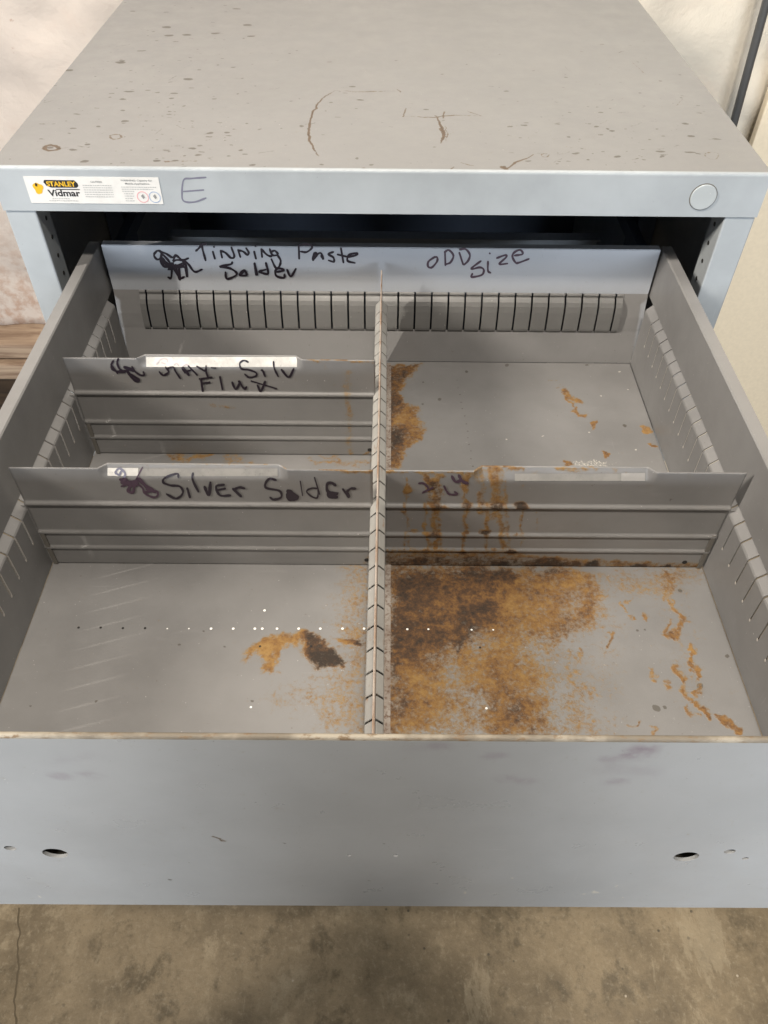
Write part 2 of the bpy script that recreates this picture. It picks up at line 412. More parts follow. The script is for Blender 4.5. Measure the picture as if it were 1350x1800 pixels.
for i in range(520):
    r_ = rnd.random()
    if r_ < .55: x, y = rnd.gauss(290, 140), rnd.uniform(2, 296)
    elif r_ < .80: x, y = rnd.gauss(1090, 120), rnd.triangular(60, 300, 270)
    else: x, y = rnd.uniform(60, 1250), rnd.triangular(5, 298, 285)
    if not (0 < x < 1300): continue
    T.dot('grime', (x, y), rnd.choice((.0008, .0010, .0012, .0016, .0023))*rnd.uniform(.8, 1.2), rnd.uniform(.42, 1.0), rnd.uniform(.8, 2.4))
for i in range(70):
    x, y = (rnd.gauss(300, 150), rnd.uniform(5, 292)) if rnd.random() < .6 else (rnd.gauss(1060, 130), rnd.uniform(80, 298))
    a_ = rnd.gauss(-.1, .35); l_ = rnd.uniform(5, 26)
    T.line('grime', [(x, y), (x+l_*math.cos(a_)*.6, y+l_*math.sin(a_)*.3+rnd.uniform(-1, 1)), (x+l_*math.cos(a_), y+l_*math.sin(a_)*.6)], rnd.uniform(.0010, .0020), rnd.uniform(.4, .75))
for c in [(295,48),(434,44),(442,64),(330,139),(212,110),(120,124),(378,58),(417,15),(330,62),(298,62)]: T.dot('grime', c, .0040, .9, 1.7)
for c in [(872,72),(925,100),(820,76),(905,118),(950,125),(880,105)]: T.dot('grime', c, .006, .34, 2.2)
T.poly('grime', [(-20,289),(1350,300),(1350,306),(-20,297)], .46, .004)
T.write(me)
top = link('top_panel', me, M_top, cab, label='scuffed top panel with brown scratches')
# folded front rail with the rounded edge
bm = bmesh.new()
pr = [(.003, 0)] + [(.003-.003*math.sin(a), -.003+.003*math.cos(a)) for a in np.linspace(.25, math.pi/2, 6)] + [(0, -HF), (.012, -HF), (.012, -HF+.004)]
sweep(bm, pr, -HW, HW, 'x'); fr = from_bm('front_rail', bm, M_cab, cab); solid(fr, .0012, -1)
for s, nm in ((-1, 'l'), (1, 'r')):
    bm = bmesh.new(); x0, x1 = sorted((s*HW*.9985, s*.3495))
    box(bm, (x0, .0015, ZF), (x1, .034, -HF-.0008)); pst = bevel(from_bm('corner_post', bm, M_cab, cab), .0015)
    for hz in (-.062, -.083, -.104, -.125, -.15):                          # mounting holes on the inner face of the post
        bm = bmesh.new(); tube(bm, (s*.3496, .020, hz), (s*.3491, .020, hz), .0024, 12); h = from_bm('mounting_hole', bm, M_black, pst)
        h.location = (0, 0, 0)
    bm = bmesh.new(); x0, x1 = sorted((s*HW, s*(HW-.0025))); box(bm, (x0, .0345, ZF), (x1, DEP, -.0012)); from_bm('side_panel', bm, M_cab, cab)
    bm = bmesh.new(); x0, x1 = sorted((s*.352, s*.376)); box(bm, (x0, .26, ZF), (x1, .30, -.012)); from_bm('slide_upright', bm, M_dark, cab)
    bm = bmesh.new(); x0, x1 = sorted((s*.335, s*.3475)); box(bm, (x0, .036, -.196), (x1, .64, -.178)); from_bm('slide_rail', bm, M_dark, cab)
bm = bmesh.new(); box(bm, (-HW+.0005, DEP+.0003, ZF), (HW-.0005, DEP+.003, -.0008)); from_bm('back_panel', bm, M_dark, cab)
bm = bmesh.new(); a_ = at(300, 408, 1, .42); b_ = at(1052, 412, 1, .42); box(bm, (a_[0], .42, a_[2]-.02), (b_[0], .424, a_[2])); box(bm, (a_[0], .40, a_[2]+.0005), (b_[0], .424, a_[2]+.0025)); from_bm('cross_bar', bm, plain('bar_paint', (.42, .47, .52), .3), cab)
bm = bmesh.new(); box(bm, (-.348, .004, ZF+.06), (.348, .010, -.445)); from_bm('lower_front', bm, M_cab, cab)
# plug button on the rail
c = at(1236, 346, 1, 0)
bm = bmesh.new(); tube(bm, (c[0], .0, c[2]), (c[0], -.0016, c[2]), .0128, 40)
bevel(from_bm('plug_button', bm, paint('plug_paint', (.37, .40, .41), .4), cab), .0008, 3)
bm = bmesh.new(); tube(bm, (c[0], -.00005, c[2]), (c[0], -.0003, c[2]), .0136, 40); from_bm('plug_seam', bm, M_seamshade, cab)

def text_part(name, body, mat, parent, loc, w, h, bold=0., y=-.0008, shear=0.):
    cu = bpy.data.curves.new('t', 'FONT'); cu.body = body; cu.size = 1; cu.offset = bold; cu.shear = shear
    o = bpy.data.objects.new('t', cu); COL.objects.link(o)
    dg = bpy.context.evaluated_depsgraph_get(); me = bpy.data.meshes.new_from_object(o.evaluated_get(dg))
    bpy.data.objects.remove(o)
    co = np.zeros(len(me.vertices)*3); me.vertices.foreach_get('co', co); co = co.reshape(-1, 3)
    lo = co.min(0); hi = co.max(0); u = (co-lo)/np.maximum(hi-lo, 1e-6)
    nc = np.stack([loc[0]+u[:, 0]*w, np.full(len(u), y), loc[1]+u[:, 1]*h], -1)
    me.vertices.foreach_set('co', nc.ravel().astype(np.float32)); me.update(); me.materials.clear()
    o = link(name, me, mat, parent); o.location = (0, 0, 0); return o
# sticker
P = [at(*p, 1, 0) for p in ((54,356),(287,359),(279,312.7),(41.7,309))]
sx0 = (P[0][0]+P[3][0])/2; sx1 = (P[1][0]+P[2][0])/2; sz0 = (P[0][2]+P[1][2])/2; sz1 = (P[2][2]+P[3][2])/2
bm = bmesh.new(); box(bm, (sx0, -.0005, sz0), (sx1, -.00005, sz1)); st = from_bm('sticker', bm, M_paper, cab, label='white maker sticker with black and yellow lettering')
SW = sx1-sx0; SH = sz1-sz0
def sp(u, w): return (sx0+u*SW, sz0+w*SH)
def sub(name, pts, mat, y):
    bm = bmesh.new(); bm.faces.new([bm.verts.new((p[0], y, p[1])) for p in pts]); o = from_bm(name, bm, mat, st); o.location = (0, 0, 0); return o
sub('badge', [sp(.140,.80), sp(.155,.66), sp(.185,.60), sp(.375,.60), sp(.392,.66), sp(.392,.76), sp(.372,.88), sp(.150,.88)], M_sblack, -.0007)
text_part('badge_lettering', 'STANLEY', M_yel, st, sp(.160,.645), SW*.215, SH*.19, .03, -.0009)
sub('rule', [sp(.215,.515), sp(.395,.515), sp(.395,.55), sp(.215,.55)], M_sblack, -.0007)
text_part('maker_lettering', 'Vidmar', M_sblack, st, sp(.150,.27), SW*.240, SH*.25, .025, -.0007)
em = []
for a in np.linspace(0, 2*math.pi, 22, endpoint=False):
    r_ = 1 + .13*math.sin(3*a+.6) + .08*math.sin(5*a); em.append(sp(.087+.036*r_*math.cos(a), .57+.21*r_*math.sin(a)))
sub('emblem', em, M_yel, -.0007)
sub('emblem_mark', [sp(.070,.66), sp(.084,.63), sp(.090,.72), sp(.078,.78)], M_sblack, -.0009)
text_part('small_print', 'CAUTION', M_sgrey, st, sp(.490,.79), SW*.085, SH*.07, .02, -.0007)
text_part('small_print', 'WARNING: Capacity for', M_sgrey, st, sp(.715,.84), SW*.235, SH*.085, .02, -.0007)
text_part('small_print', 'Mobile Applications', M_sgrey, st, sp(.745,.72), SW*.18, SH*.085, .02, -.0007)
def dashes(rows, mat):
    bm = bmesh.new(); rg = random.Random(8)
    for (u0, u1, w) in rows:
        u = u0
        while u < u1:
            e = min(u1, u+rg.uniform(.008, .022)); a = sp(u, w); b = sp(e, w+.028)
            bm.faces.new([bm.verts.new((x, -.0007, z)) for x, z in ((a[0],a[1]),(b[0],a[1]),(b[0],b[1]),(a[0],b[1]))]); u = e+.004
    o = from_bm('print_lines', bm, mat, st); o.location = (0, 0, 0)
dashes([(.425,.64,.68-.085*i) for i in range(6)] + [(.71,.97,.63),(.71,.95,.55),(.71,.80,.47),(.72,.79,.38),(.72,.79,.29),(.72,.78,.20),(.72,.79,.11),(.17,.30,.17),(.14,.36,.09)], plain('pale_print', (.36, .365, .36), .5))
for u, mt in ((.855, M_spink), (.945, M_sblue)):
    bm = bmesh.new(); o_ = []; i_ = []
    for a in np.linspace(0, 2*math.pi, 28, endpoint=False):
        c_ = sp(u, .27); o_.append(bm.verts.new((c_[0]+.0058*math.cos(a), -.0007, c_[1]+.0058*math.sin(a)))); i_.append(bm.verts.new((c_[0]+.0050*math.cos(a), -.0007, c_[1]+.0050*math.sin(a))))
    for k in range(28): bm.faces.new((o_[k], o_[(k+1)%28], i_[(k+1)%28], i_[k]))
    o = from_bm('pictogram_ring', bm, mt, st); o.location = (0, 0, 0)
    sub('pictogram', [sp(u-.012,.32), sp(u+.002,.20), sp(u+.016,.26), sp(u+.006,.39)], M_sgrey, -.0009)

# ------------------------------------------------------------------ handwriting
def smooth(p, k=5):
    p = [np.array(q, float) for q in p]
    if len(p) < 3: return p
    e = [2*p[0]-p[1]] + p + [2*p[-1]-p[-2]]; out = []
    for i in range(1, len(e)-2):
        for t in np.linspace(0, 1, k, endpoint=False):
            a, b, c, d = e[i-1:i+3]
            out.append(.5*((2*b)+(-a+c)*t+(2*a-5*b+4*c-d)*t*t+(-a+3*b-3*c+d)*t**3))
    return out + [p[-1]]
def writing(name, strokes, place, mat, parent, o0=(0, 0), sc=1., width=4.5, lift=.0002, label=None):
    """strokes in zoomed photo pixels; place(px,py,h) puts a pixel on the written surface, h metres proud"""
    bm = bmesh.new(); h = lift; rg = random.Random(len(strokes))
    for s in strokes:
        w = width
        if isinstance(s, tuple): s, w = s
        P = [np.array((o0[0]+q[0]/sc, o0[1]+q[1]/sc)) for q in (smooth(s) if len(s) > 1 else s)]
        h += .00002
        if len(P) == 1: P = [P[0], P[0]+(.4, .6)]
        A = []; B = []; n = len(P)
        for i in range(n):
            d = P[min(i+1, n-1)]-P[max(i-1, 0)]; d = d/max(np.hypot(*d), 1e-6); nn = np.array((-d[1], d[0]))
            ww = w*.5*(1+.16*math.sin(i*.9+rg.random()*2))*(1 if 0 < i < n-1 else .8)
            hh = h + .00002*i/n
            A.append(bm.verts.new(place(*(P[i]+nn*ww), hh))); B.append(bm.verts.new(place(*(P[i]-nn*ww), hh)))
        for i in range(n-1): bm.faces.new((A[i], A[i+1], B[i+1], B[i]))
        for e, i0, sg in ((0, 1, -1), (n-1, n-2, 1)):                       # round ends
            d = P[e]-P[i0]; a0 = math.atan2(d[1], d[0]); fan = []
            for t in np.linspace(-math.pi/2, math.pi/2, 6):
                fan.append(bm.verts.new(place(P[e][0]+w*.4*math.cos(a0+t), P[e][1]+w*.4*math.sin(a0+t), h)))
            bm.faces.new(fan)
    o = from_bm(name, bm, mat, parent, label=label)
    return o

writing('marker_letter', [[(1280,45),(1180,52),(1130,62),(1118,150),(1130,205),(1200,212),(1280,185)], [(1130,140),(1265,130)]],
        lambda x, y, h: (lambda p: (p[0], -h, p[2]))(at(x, y, 1, 0)), M_ink3, cab, (30, 300), 3.857, 3.0, label='faded marker letter E')

# ------------------------------------------------------------------ drawer
DX = .33; DI = .318; DL = .311; ZT = -.112; ZB = -.1715; ZS = -.178; ZE = -.209; ZFL = -.254
YF = -.5367; YR = .058; YL = .040
drw = thing('drawer', 'grey steel drawer pulled open, with rust stains on its bottom', 'drawer', (0, -.24, -.44))
# bottom sheet with its rust
us = np.arange(-DL+.0004, DL, .0010); vs = np.arange(YF+.006, YL-.0004, .0010)
me, U, V = sheet(us, vs, lambda U, V: (U, V, U*0+ZFL))
B = Map(U, V, lambda x, y: at(x, y, 2, ZFL)[:2], .009)
for k in ('rust', 'dark', 'pale', 'smudge', 'mark', 'grime'): B.layer(k)
B.poly('rust', [(676,994),(1012,994),(1045,1010),(1063,1040),(1066,1080),(1044,1112),(1004,1110),(975,1135),(960,1160),(965,1200),(955,1240),(985,1300),(676,1300)], .80, .018)
B.poly('rust', [(676,994),(900,994),(950,1040),(905,1110),(830,1125),(760,1165),(715,1210),(705,1300),(676,1300)], 1.0, .02)
B.poly('rust', [(940,1110),(1000,1130),(1040,1165),(1050,1230),(1078,1300),(930,1300),(930,1180)], .52, .022)
B.poly('rust', [(690,1160),(990,1120),(990,1300),(690,1300)], .66, .02)
B.poly('rust', [(1066,1010),(1110,1050),(1100,1200),(1075,1300),(1010,1300),(1020,1110)], .26, .025)
for h in ([(770,1155),(798,1148),(806,1175),(795,1205),(776,1195)], [(823,1113),(850,1118),(856,1140),(832,1135)], [(925,1118),(955,1112),(950,1140),(925,1160)], [(962,1162),(1000,1150),(998,1200),(975,1190)],
          [(968,1215),(985,1205),(1000,1265),(985,1272)], [(770,1262),(790,1235),(800,1225),(802,1280),(780,1275)], [(822,1300),(828,1235),(845,1265),(850,1300)], [(1005,1055),(1018,1050),(1014,1075),(1002,1075)], [(815,1215),(838,1220),(836,1235),(820,1232)]):
    B.poly('rust', h, .50, .018, 'cut')
B.poly('rust', [(985,1300),(1000,1270),(1035,1240),(1050,1275),(1070,1300)], .62, .010)
B.poly('rust', [(1000,1180),(1030,1170),(1035,1220),(1010,1240)], .44, .010)
B.poly('dark', [(676,994),(858,994),(880,1020),(872,1080),(830,1100),(800,1130),(765,1140),(735,1165),(705,1170),(700,1300),(676,1300)], .66, .02)
B.poly('dark', [(855,1170),(950,1180),(945,1265),(900,1290),(860,1260)], .26, .03)
B.poly('dark', [(930,998),(1020,998),(1000,1015),(940,1020)], .5, .01)
B.dot('dark', (880,1012), .012, .6); B.dot('dark', (800,1135), .006, .9)
# right-hand spatter and runs
for p, w, vv in [([(1170,1003),(1182,1020),(1172,1045)], .013, .62), ([(1185,1050),(1190,1068)], .006, .85), ([(1192,1070),(1200,1095),(1202,1110),(1180,1120)], .0075, .8), ([(1178,1098),(1174,1112)], .006, .7),
                 ([(1216,1138),(1222,1165),(1228,1188)], .0055, .85), ([(1192,1175),(1200,1190),(1205,1210),(1218,1224)], .0075, .78), ([(1228,1202),(1230,1216)], .005, .7), ([(1229,1230),(1240,1246),(1254,1260)], .0065, .9),
                 ([(1272,1260),(1290,1272),(1312,1284)], .005, .85), ([(1220,1243),(1224,1252)], .005, .7), ([(1072,1122),(1072,1140)], .0055, .72), ([(1104,1042),(1104,1055)], .005, .55), ([(1128,1075),(1138,1087)], .006, .7), ([(1094,1063),(1100,1069)], .004, .7),
                 ([(1108,1076),(1112,1084)], .004, .7), ([(1142,1178),(1150,1190)], .006, .72), ([(1098,1278),(1110,1270),(1118,1264)], .004, .6), ([(1140,1278),(1142,1286)], .005, .7), ([(1172,1200),(1180,1210)], .005, .62), ([(1008,1142),(1020,1155)], .006, .62)]:
    B.line('rust', p, w, vv)
B.poly('rust', [(1050,996),(1240,996),(1248,1022),(1160,1052),(1080,1040),(1050,1015)], .44, .015)
B.poly('rust', [(1165,1045),(1215,1050),(1235,1180),(1260,1260),(1220,1260),(1180,1180)], .27, .02)
B.poly('rust', [(1150,996),(1215,996),(1190,1040),(1165,1040)], .46, .008)
for c, r_ in [((1152,1242),.0034), ((1136,1108),.0013), ((1122,1110),.0014), ((1280,1154),.0016), ((1195,1038),.0022), ((1200,1213),.002), ((1230,1205),.003), ((1168,1240),.002)]: B.dot('grime', c, r_, .95)
B.poly('pale', [(1105,1140),(1135,1150),(1125,1230),(1150,1280),(1170,1285),(1140,1240),(1115,1200)], .32, .01)
# left crescent
B.poly('rust', [(434,1163),(446,1138),(470,1124),(510,1118),(548,1113),(588,1124),(604,1155),(594,1174),(562,1178),(545,1160),(520,1140),(497,1136),(491,1160),(489,1184),(470,1182),(470,1158),(455,1150),(446,1166)], .95, .006)
B.poly('dark', [(528,1128),(548,1114),(585,1124),(604,1156),(592,1173),(562,1175),(545,1155)], 1.0, .007)
B.poly('rust', [(598,996),(660,996),(660,1300),(560,1300),(548,1250),(470,1228),(478,1212),(540,1196),(560,1180),(600,1168),(590,1110)], .46, .02)
B.poly('rust', [(640,996),(662,996),(662,1300),(640,1300)], .62, .012)
B.poly('rust', [(590,1090),(652,1080),(652,1180),(600,1175),(612,1140)], .52, .012)
B.line('rust', [(608,1128),(632,1132)], .010, .95); B.line('dark', [(630,1130),(645,1128)], .012, .8)
# rear right bay
B.poly('rust', [(676,640),(742,638),(728,652),(712,668),(706,690),(722,706),(736,716),(742,748),(738,768),(718,790),(706,832),(676,832)], .82, .006)
B.poly('dark', [(676,640),(735,639),(712,655),(700,680),(715,708),(695,735),(706,775),(700,832),(676,832)], .62, .010)
for p, w, vv in [([(988,686),(998,700),(1018,706)], .008, .80), ([(1010,716),(1016,728),(1026,730)], .0075, .72), ([(998,702),(1010,716)], .004, .7), ([(964,674),(980,674)], .003, .6)]: B.line('rust', p, w, vv)
for c, r_ in [((1046,747),.0055), ((1072,797),.0046), ((1140,752),.0065), ((1003,815),.006), ((1147,778),.004)]: B.dot('rust', c, r_, .85)
for c, r_ in [((1098,748),.0026), ((892,642),.003), ((820,653),.0024), ((771,701),.0024), ((1032,642),.002), ((742,671),.0016), ((743,710),.0016)]: B.dot('grime', c, r_, .95)
B.poly('pale', [(1010,808),(1075,806),(1080,834),(1005,834)], .62, .006)
B.poly('pale', [(880,760),(1130,720),(1160,830),(880,830)], .23, .02)
B.poly('pale', [(1030,640),(1080,640),(1080,646),(1030,646)], .5, .004)
for c in [(1057,696),(1104,684),(953,765),(889,772),(1117,790),(1090,655),(1036,760)]: B.dot('pale', c, .0014, 1)
# strip between the left dividers
for p, w, vv in [([(308,804),(330,806),(352,803)], .012, .62), ([(346,800),(384,796)], .010, .75), ([(400,806),(445,812)], .010, .5), ([(540,812),(650,815)], .008, .5), ([(560,800),(585,806)], .006, .5)]: B.line('rust', p, w, vv)
for i in range(14): B.dot('grime', (803+i*2.4, 668+i*12.6), .0011, .9)
for c in [(168,1233),(54,1240),(360,1110),(398,1135),(313,1132),(445,1233)]: B.dot('grime', c, .0013, .85)
B.write(me)
bot = link('bottom_panel', me, M_inS, drw, label='grey bottom panel with orange and brown rust patches'); solid(bot, .0010, -1)
# drilled row in the bottom as flat discs: light coming through painted white, others black
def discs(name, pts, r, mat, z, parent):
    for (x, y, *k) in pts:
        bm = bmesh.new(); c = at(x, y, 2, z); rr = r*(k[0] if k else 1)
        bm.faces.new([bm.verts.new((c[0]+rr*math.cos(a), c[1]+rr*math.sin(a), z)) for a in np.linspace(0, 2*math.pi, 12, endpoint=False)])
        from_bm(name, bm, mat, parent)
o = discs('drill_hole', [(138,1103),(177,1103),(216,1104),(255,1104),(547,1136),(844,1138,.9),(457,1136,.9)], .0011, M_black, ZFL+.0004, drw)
o = discs('drill_hole', [(371,1105),(410,1105),(448,1105),(461,1105),(487,1105),(525,1105),(563,1105),(602,1105),(640,1105),(716,1106,.9),(753,1106,.8),(829,1107,.8),(867,1107,.7),(465,1073),(294,1105,.6),(332,1105,.6),(441,1243,.8),(855,1245,.9)], .0012, M_holelight, ZFL+.0004, drw)

SL = [-.5356+.0195*i for i in range(1, 29)]                                # slot positions, 19.5 mm pitch
SL = [y+.0005 for y in SL if y < .026]
for s in (-1, 1):
    up = [(s*DX, ZT), (s*(DI+.0012), ZT), (s*DI, ZT-.0012), (s*DI, ZB)]
    mid = [(s*DI, ZB), (s*(DI-.001), ZB-.0012), (s*(DL+.0008), ZS+.0005), (s*DL, ZS-.0012), (s*DL, ZE)]
    lo = [(s*DL, ZE), (s*DL, ZFL)]
    bm = bmesh.new(); g = .0009
    sweep(bm, up, YF+.004, .066, 'y'); sweep(bm, lo, YF+.004, .040, 'y')
    ed = [YF+.004] + [q for y in SL for q in (y-g, y+g)] + [.040]
    for a, b in zip(ed[0::2], ed[1::2]): sweep(bm, mid, a, b, 'y')
    bmesh.ops.remove_doubles(bm, verts=bm.verts, dist=1e-5)
    for f in bm.faces: pass
    bmesh.ops.recalc_face_normals(bm, faces=bm.faces)
    # make normals look into the drawer
    for f in bm.faces:
        c = f.calc_center_median(); n = f.normal
        if n.x*s > .2 or (abs(n.x) < .2 and n.z < 0): f.normal_flip()
    me = bpy.data.meshes.new('side_panel'); bm.to_mesh(me); bm.free()
    sd = link('side_panel', me, M_in, drw, label='slotted side panel of the drawer'); solid(sd, .0012, -1)
    bm = bmesh.new()
    for y in SL:                                                           # rubbed bare dimple at the foot of each slot, the light on it painted pale
        c = (s*(DL-.00025), y, ZE); bm.faces.new([bm.verts.new((c[0], c[1]+.0012*math.cos(a), c[2]+.0016*math.sin(a))) for a in np.linspace(0, 2*math.pi, 10, endpoint=False)])
        if (s < 0) or y > -.26:                                           # burr along the slot lip, the light on it painted pale
            yy = y+.0007*(1 if s < 0 else -1)
            bm.faces.new([bm.verts.new((s*(DL-.0002), q, z)) for q, z in ((yy, ZS-.002), (yy+.0007, ZS-.002), (yy+.0007, ZE), (yy, ZE))])
    o = from_bm('lit_slot_burr', bm, M_litbare, sd); o.location = (0, 0, 0)
# rear panel
RX0, RX1 = -.2845, .2865
bm = bmesh.new()
sweep(bm, [(.068, ZT), (YR+.001, ZT), (YR, ZT-.001), (YR, -.168)], -.3145, .3155, 'x')
endp = [(YR, -.168), (.0555, -.180), (.0515, -.196), (.0492, -.210), (.0488, -.214), (YL, ZFL)]
sweep(bm, endp, -.3145, RX0, 'x'); sweep(bm, endp, RX1, .3155, 'x')
sweep(bm, [(.0488, -.214), (YL, ZFL)], RX0, RX1, 'x')
bmesh.ops.remove_doubles(bm, verts=bm.verts, dist=1e-5)
me = bpy.data.meshes.new('rear_panel')
bmesh.ops.recalc_face_normals(bm, faces=bm.faces)
for f in bm.faces:
    if f.normal.y > .2 or (abs(f.normal.y) < .2 and f.normal.z < 0): f.normal_flip()
bm.to_mesh(me); bm.free()
me.materials.append(M_rear); me.materials.append(M_in)
for p in me.polygons: p.material_index = 1 if p.center.z < -.169 else 0  # upper part takes the lit colour, lower part the plain grey
rear = link('rear_panel', me, M_rear, drw, label='rear panel with marker writing, bluish light painted into its upper part'); solid(rear, .0012, -1)
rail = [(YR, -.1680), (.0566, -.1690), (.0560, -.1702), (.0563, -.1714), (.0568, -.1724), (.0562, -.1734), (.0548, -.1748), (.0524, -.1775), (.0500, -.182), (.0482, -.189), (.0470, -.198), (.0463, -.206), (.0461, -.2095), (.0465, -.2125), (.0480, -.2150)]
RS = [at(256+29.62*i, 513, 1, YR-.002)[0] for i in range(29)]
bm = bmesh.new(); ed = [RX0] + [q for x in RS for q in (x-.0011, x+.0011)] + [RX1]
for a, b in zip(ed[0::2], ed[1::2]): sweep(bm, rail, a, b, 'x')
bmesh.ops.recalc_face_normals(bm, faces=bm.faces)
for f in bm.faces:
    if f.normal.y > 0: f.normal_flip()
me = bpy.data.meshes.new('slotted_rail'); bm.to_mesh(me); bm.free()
rl = link('slotted_rail', me, paint('rail_paint_shaded', (.135, .135, .132), .42), drw); solid(rl, .0010, -1)  # shade on the rail put into a darker copy of the paint
onrear = lambda x, y, h: (lambda p: (p[0], p[1], p[2]))(at(x, y, 1, YR-h))
scrib = [[(80,160),(75,205),(115,245),(160,215),(150,150),(110,142),(78,175)], [(140,150),(215,175),(290,220),(330,190),(300,260),(340,250),(420,250),(480,230)], ([(150,250),(200,330),(300,290),(250,360),(330,310)], 5.5), [(330,310),(360,440),(385,480),(372,340),(440,340),(465,455),(440,290),(330,320),(180,280),(160,180),(230,240),(300,340),(380,460),(430,450)],
         [(330,190),(400,250),(440,300),(350,330)], [(420,250),(480,300),(530,370),(570,392),(640,362)], [(285,340),(275,460),(240,455)], ([(180,270),(290,320),(420,330)], 6), ([(170,230),(240,330),(280,300)], 6)]
writing('marker_writing', scrib + [[(570,142),(600,115),(640,70),(688,58)], [(635,60),(655,150),(685,255)], [(770,150),(795,235)], [(782,92)], [(862,140),(880,222)], [(865,142),(920,165),(985,225),(1025,205),(990,100)],
        [(1070,130),(1097,215)], [(1070,135),(1130,150),(1180,190),(1195,160),(1165,110)], [(1260,150),(1282,235)], [(1275,82)],
        [(1000,275),(985,300),(850,330),(960,345),(1040,390),(1045,430),(950,475),(925,450),(920,395)], [(1095,430),(1150,370),(1100,400),(1095,430),(1170,430),(1150,372)], ([(1265,290),(1295,425)], 4.6)],
        onrear, M_ink, rear, (260, 420), 6.75, 3.9, label='black marker writing reading Tinning Solder')
writing('marker_writing', [[(130,120),(140,215)], [(130,120),(200,190),(255,200),(230,120)], [(330,178),(290,140),(250,160),(270,195),(325,192)], [(325,195),(360,260),(340,330),(300,340),(250,240)],
        [(575,80),(580,235)], [(570,85),(610,70),(690,65),(735,100),(670,155),(600,150)], ([(745,250),(760,170),(790,190),(745,240)], 5), [(745,235),(830,165),(868,245),(840,200)], [(985,155),(925,180),(985,220),(990,270),(930,255)], [(1075,110),(1105,280)], [(1035,185),(1140,210)],
        [(1160,215),(1250,195),(1265,170),(1170,190),(1155,260),(1240,285)], ([(50,290),(70,425)], 4.6), ([(185,285),(210,410),(130,400),(110,385),(180,365)], 4.2), [(310,392),(400,375),(350,350),(300,372),(310,440),(400,460),(405,420)], [(435,365),(480,445),(540,355)]],
        onrear, M_ink, rear, (440, 420), 6.75, 3.9, label='black marker writing reading Paste')
writing('marker_writing', [[(165,145),(90,200),(85,260),(130,270),(190,200),(190,150),(150,150)], [(285,90),(290,245)], [(280,90),(330,65),(385,130),(350,210),(290,235)], [(455,95),(500,235)], [(460,60),(530,55),(580,120),(560,190),(510,240)],
        [(710,195),(610,270),(610,290),(700,270),(745,300),(720,360),(600,385),(610,345)], [(795,200),(795,310),(825,335)], [(815,102)], [(900,160),(1000,125),(1010,150),(930,230),(1025,225)], [(1110,130),(1205,112),(1180,65),(1110,90),(1085,140),(1120,210),(1160,215),(1280,170)]],
        onrear, M_ink2, rear, (740, 430), 6.75, 3.7, label='purple-black marker writing reading odd size')

# front panel with its drilled holes
FX = .366; FZ0 = -.4352
us = np.arange(-FX, FX+.0001, .003); vs = np.linspace(FZ0, ZT-.0010, 110)
holes = [(97,1500,.0098), (1206,1506,.0098), (18,1491,.0046), (1283,1497,.0044), (613,1504,.0016), (695,1504,.0018), (1310,1509,.0026)]
bm = bmesh.new(); box(bm, (-FX, YF, FZ0), (FX, YF+.0028, ZT-.0030))
bm.faces.ensure_lookup_table()
me = bpy.data.meshes.new('front_panel'); bmesh.ops.recalc_face_normals(bm, faces=bm.faces); bm.to_mesh(me); bm.free()
fo = bpy.data.objects.new('front_panel', me); COL.objects.link(fo)
bm = bmesh.new()
for (x, y, r_) in holes:
    c = at(x, y, 1, YF); tube(bm, (c[0], YF-.01, c[2]), (c[0], YF+.012, c[2]), r_, 28)
bmesh.ops.recalc_face_normals(bm, faces=bm.faces)
cm = bpy.data.meshes.new('cut'); bm.to_mesh(cm); bm.free(); co_ = bpy.data.objects.new('cut', cm); COL.objects.link(co_)
md = fo.modifiers.new('b', 'BOOLEAN'); md.object = co_; md.operation = 'DIFFERENCE'; md.solver = 'EXACT'
dg = bpy.context.evaluated_depsgraph_get(); me = bpy.data.meshes.new_from_object(fo.evaluated_get(dg))
bpy.data.objects.remove(fo); bpy.data.objects.remove(co_)
# dense triangulated skin so that the smudges can sit on it
bm = bmesh.new(); bm.from_mesh(me)
for axis, rng_ in ((0, np.arange(-FX+.004, FX, .004)), (2, np.arange(FZ0+.004, ZT-.003, .004))):
    for q in rng_:
        co = [0, 0, 0]; no = [0, 0, 0]; co[axis] = q; no[axis] = 1
        bmesh.ops.bisect_plane(bm, geom=bm.verts[:]+bm.edges[:]+bm.faces[:], plane_co=co, plane_no=no)
bm.to_mesh(me); bm.free()
co = np.zeros(len(me.vertices)*3); me.vertices.foreach_get('co', co); co = co.reshape(-1, 3)
F = Map(co[:, 0], co[:, 2], lambda x, y: (lambda p: (p[0], p[2]))(at(x, y, 1, YF)), .003)
for k in ('rust', 'dark', 'pale', 'smudge', 'mark', 'grime'): F.layer(k)
for p, w, vv in [([(1103,1328),(1125,1318),(1146,1318)], .010, .95), ([(1105,1330),(1130,1332),(1148,1320)], .006, .85), ([(1060,1350),(1150,1358)], .014, .22), ([(80,1342),(130,1334),(180,1326)], .004, .3), ([(770,1312),(720,1318)], .004, .3)]: F.line('smudge', p, w, vv, soft=.008)
for c in [(108,1365),(160,1362),(772,1311),(1082,1374),(1072,1334),(887,1369),(922,1371),(870,1330)]: F.dot('smudge', c, .005, .45, 1.6)
F.line('mark', [(372,1470),(383,1477),(394,1476)], .004, .7); F.line('grime', [(298,1546),(311,1546)], .003, .9)
for c in [(505,1485),(735,1485),(672,1482),(651,1546)]: F.dot('grime', c, .0022, .7)
for c in [(902,1543),(1085,1558),(1070,1560),(1045,1570),(1040,1568),(1030,1571),(1092,1577),(820,1568),(70,1575),(40,1540)]: F.dot('pale', c, .0028, .85)
F.write(me); me.materials.clear()
front = link('front_panel', me, M_front, drw, label='wide blue-grey front panel with drilled holes and no handle')
bm = bmesh.new()                                                           # folded top edge, rubbed to bare metal
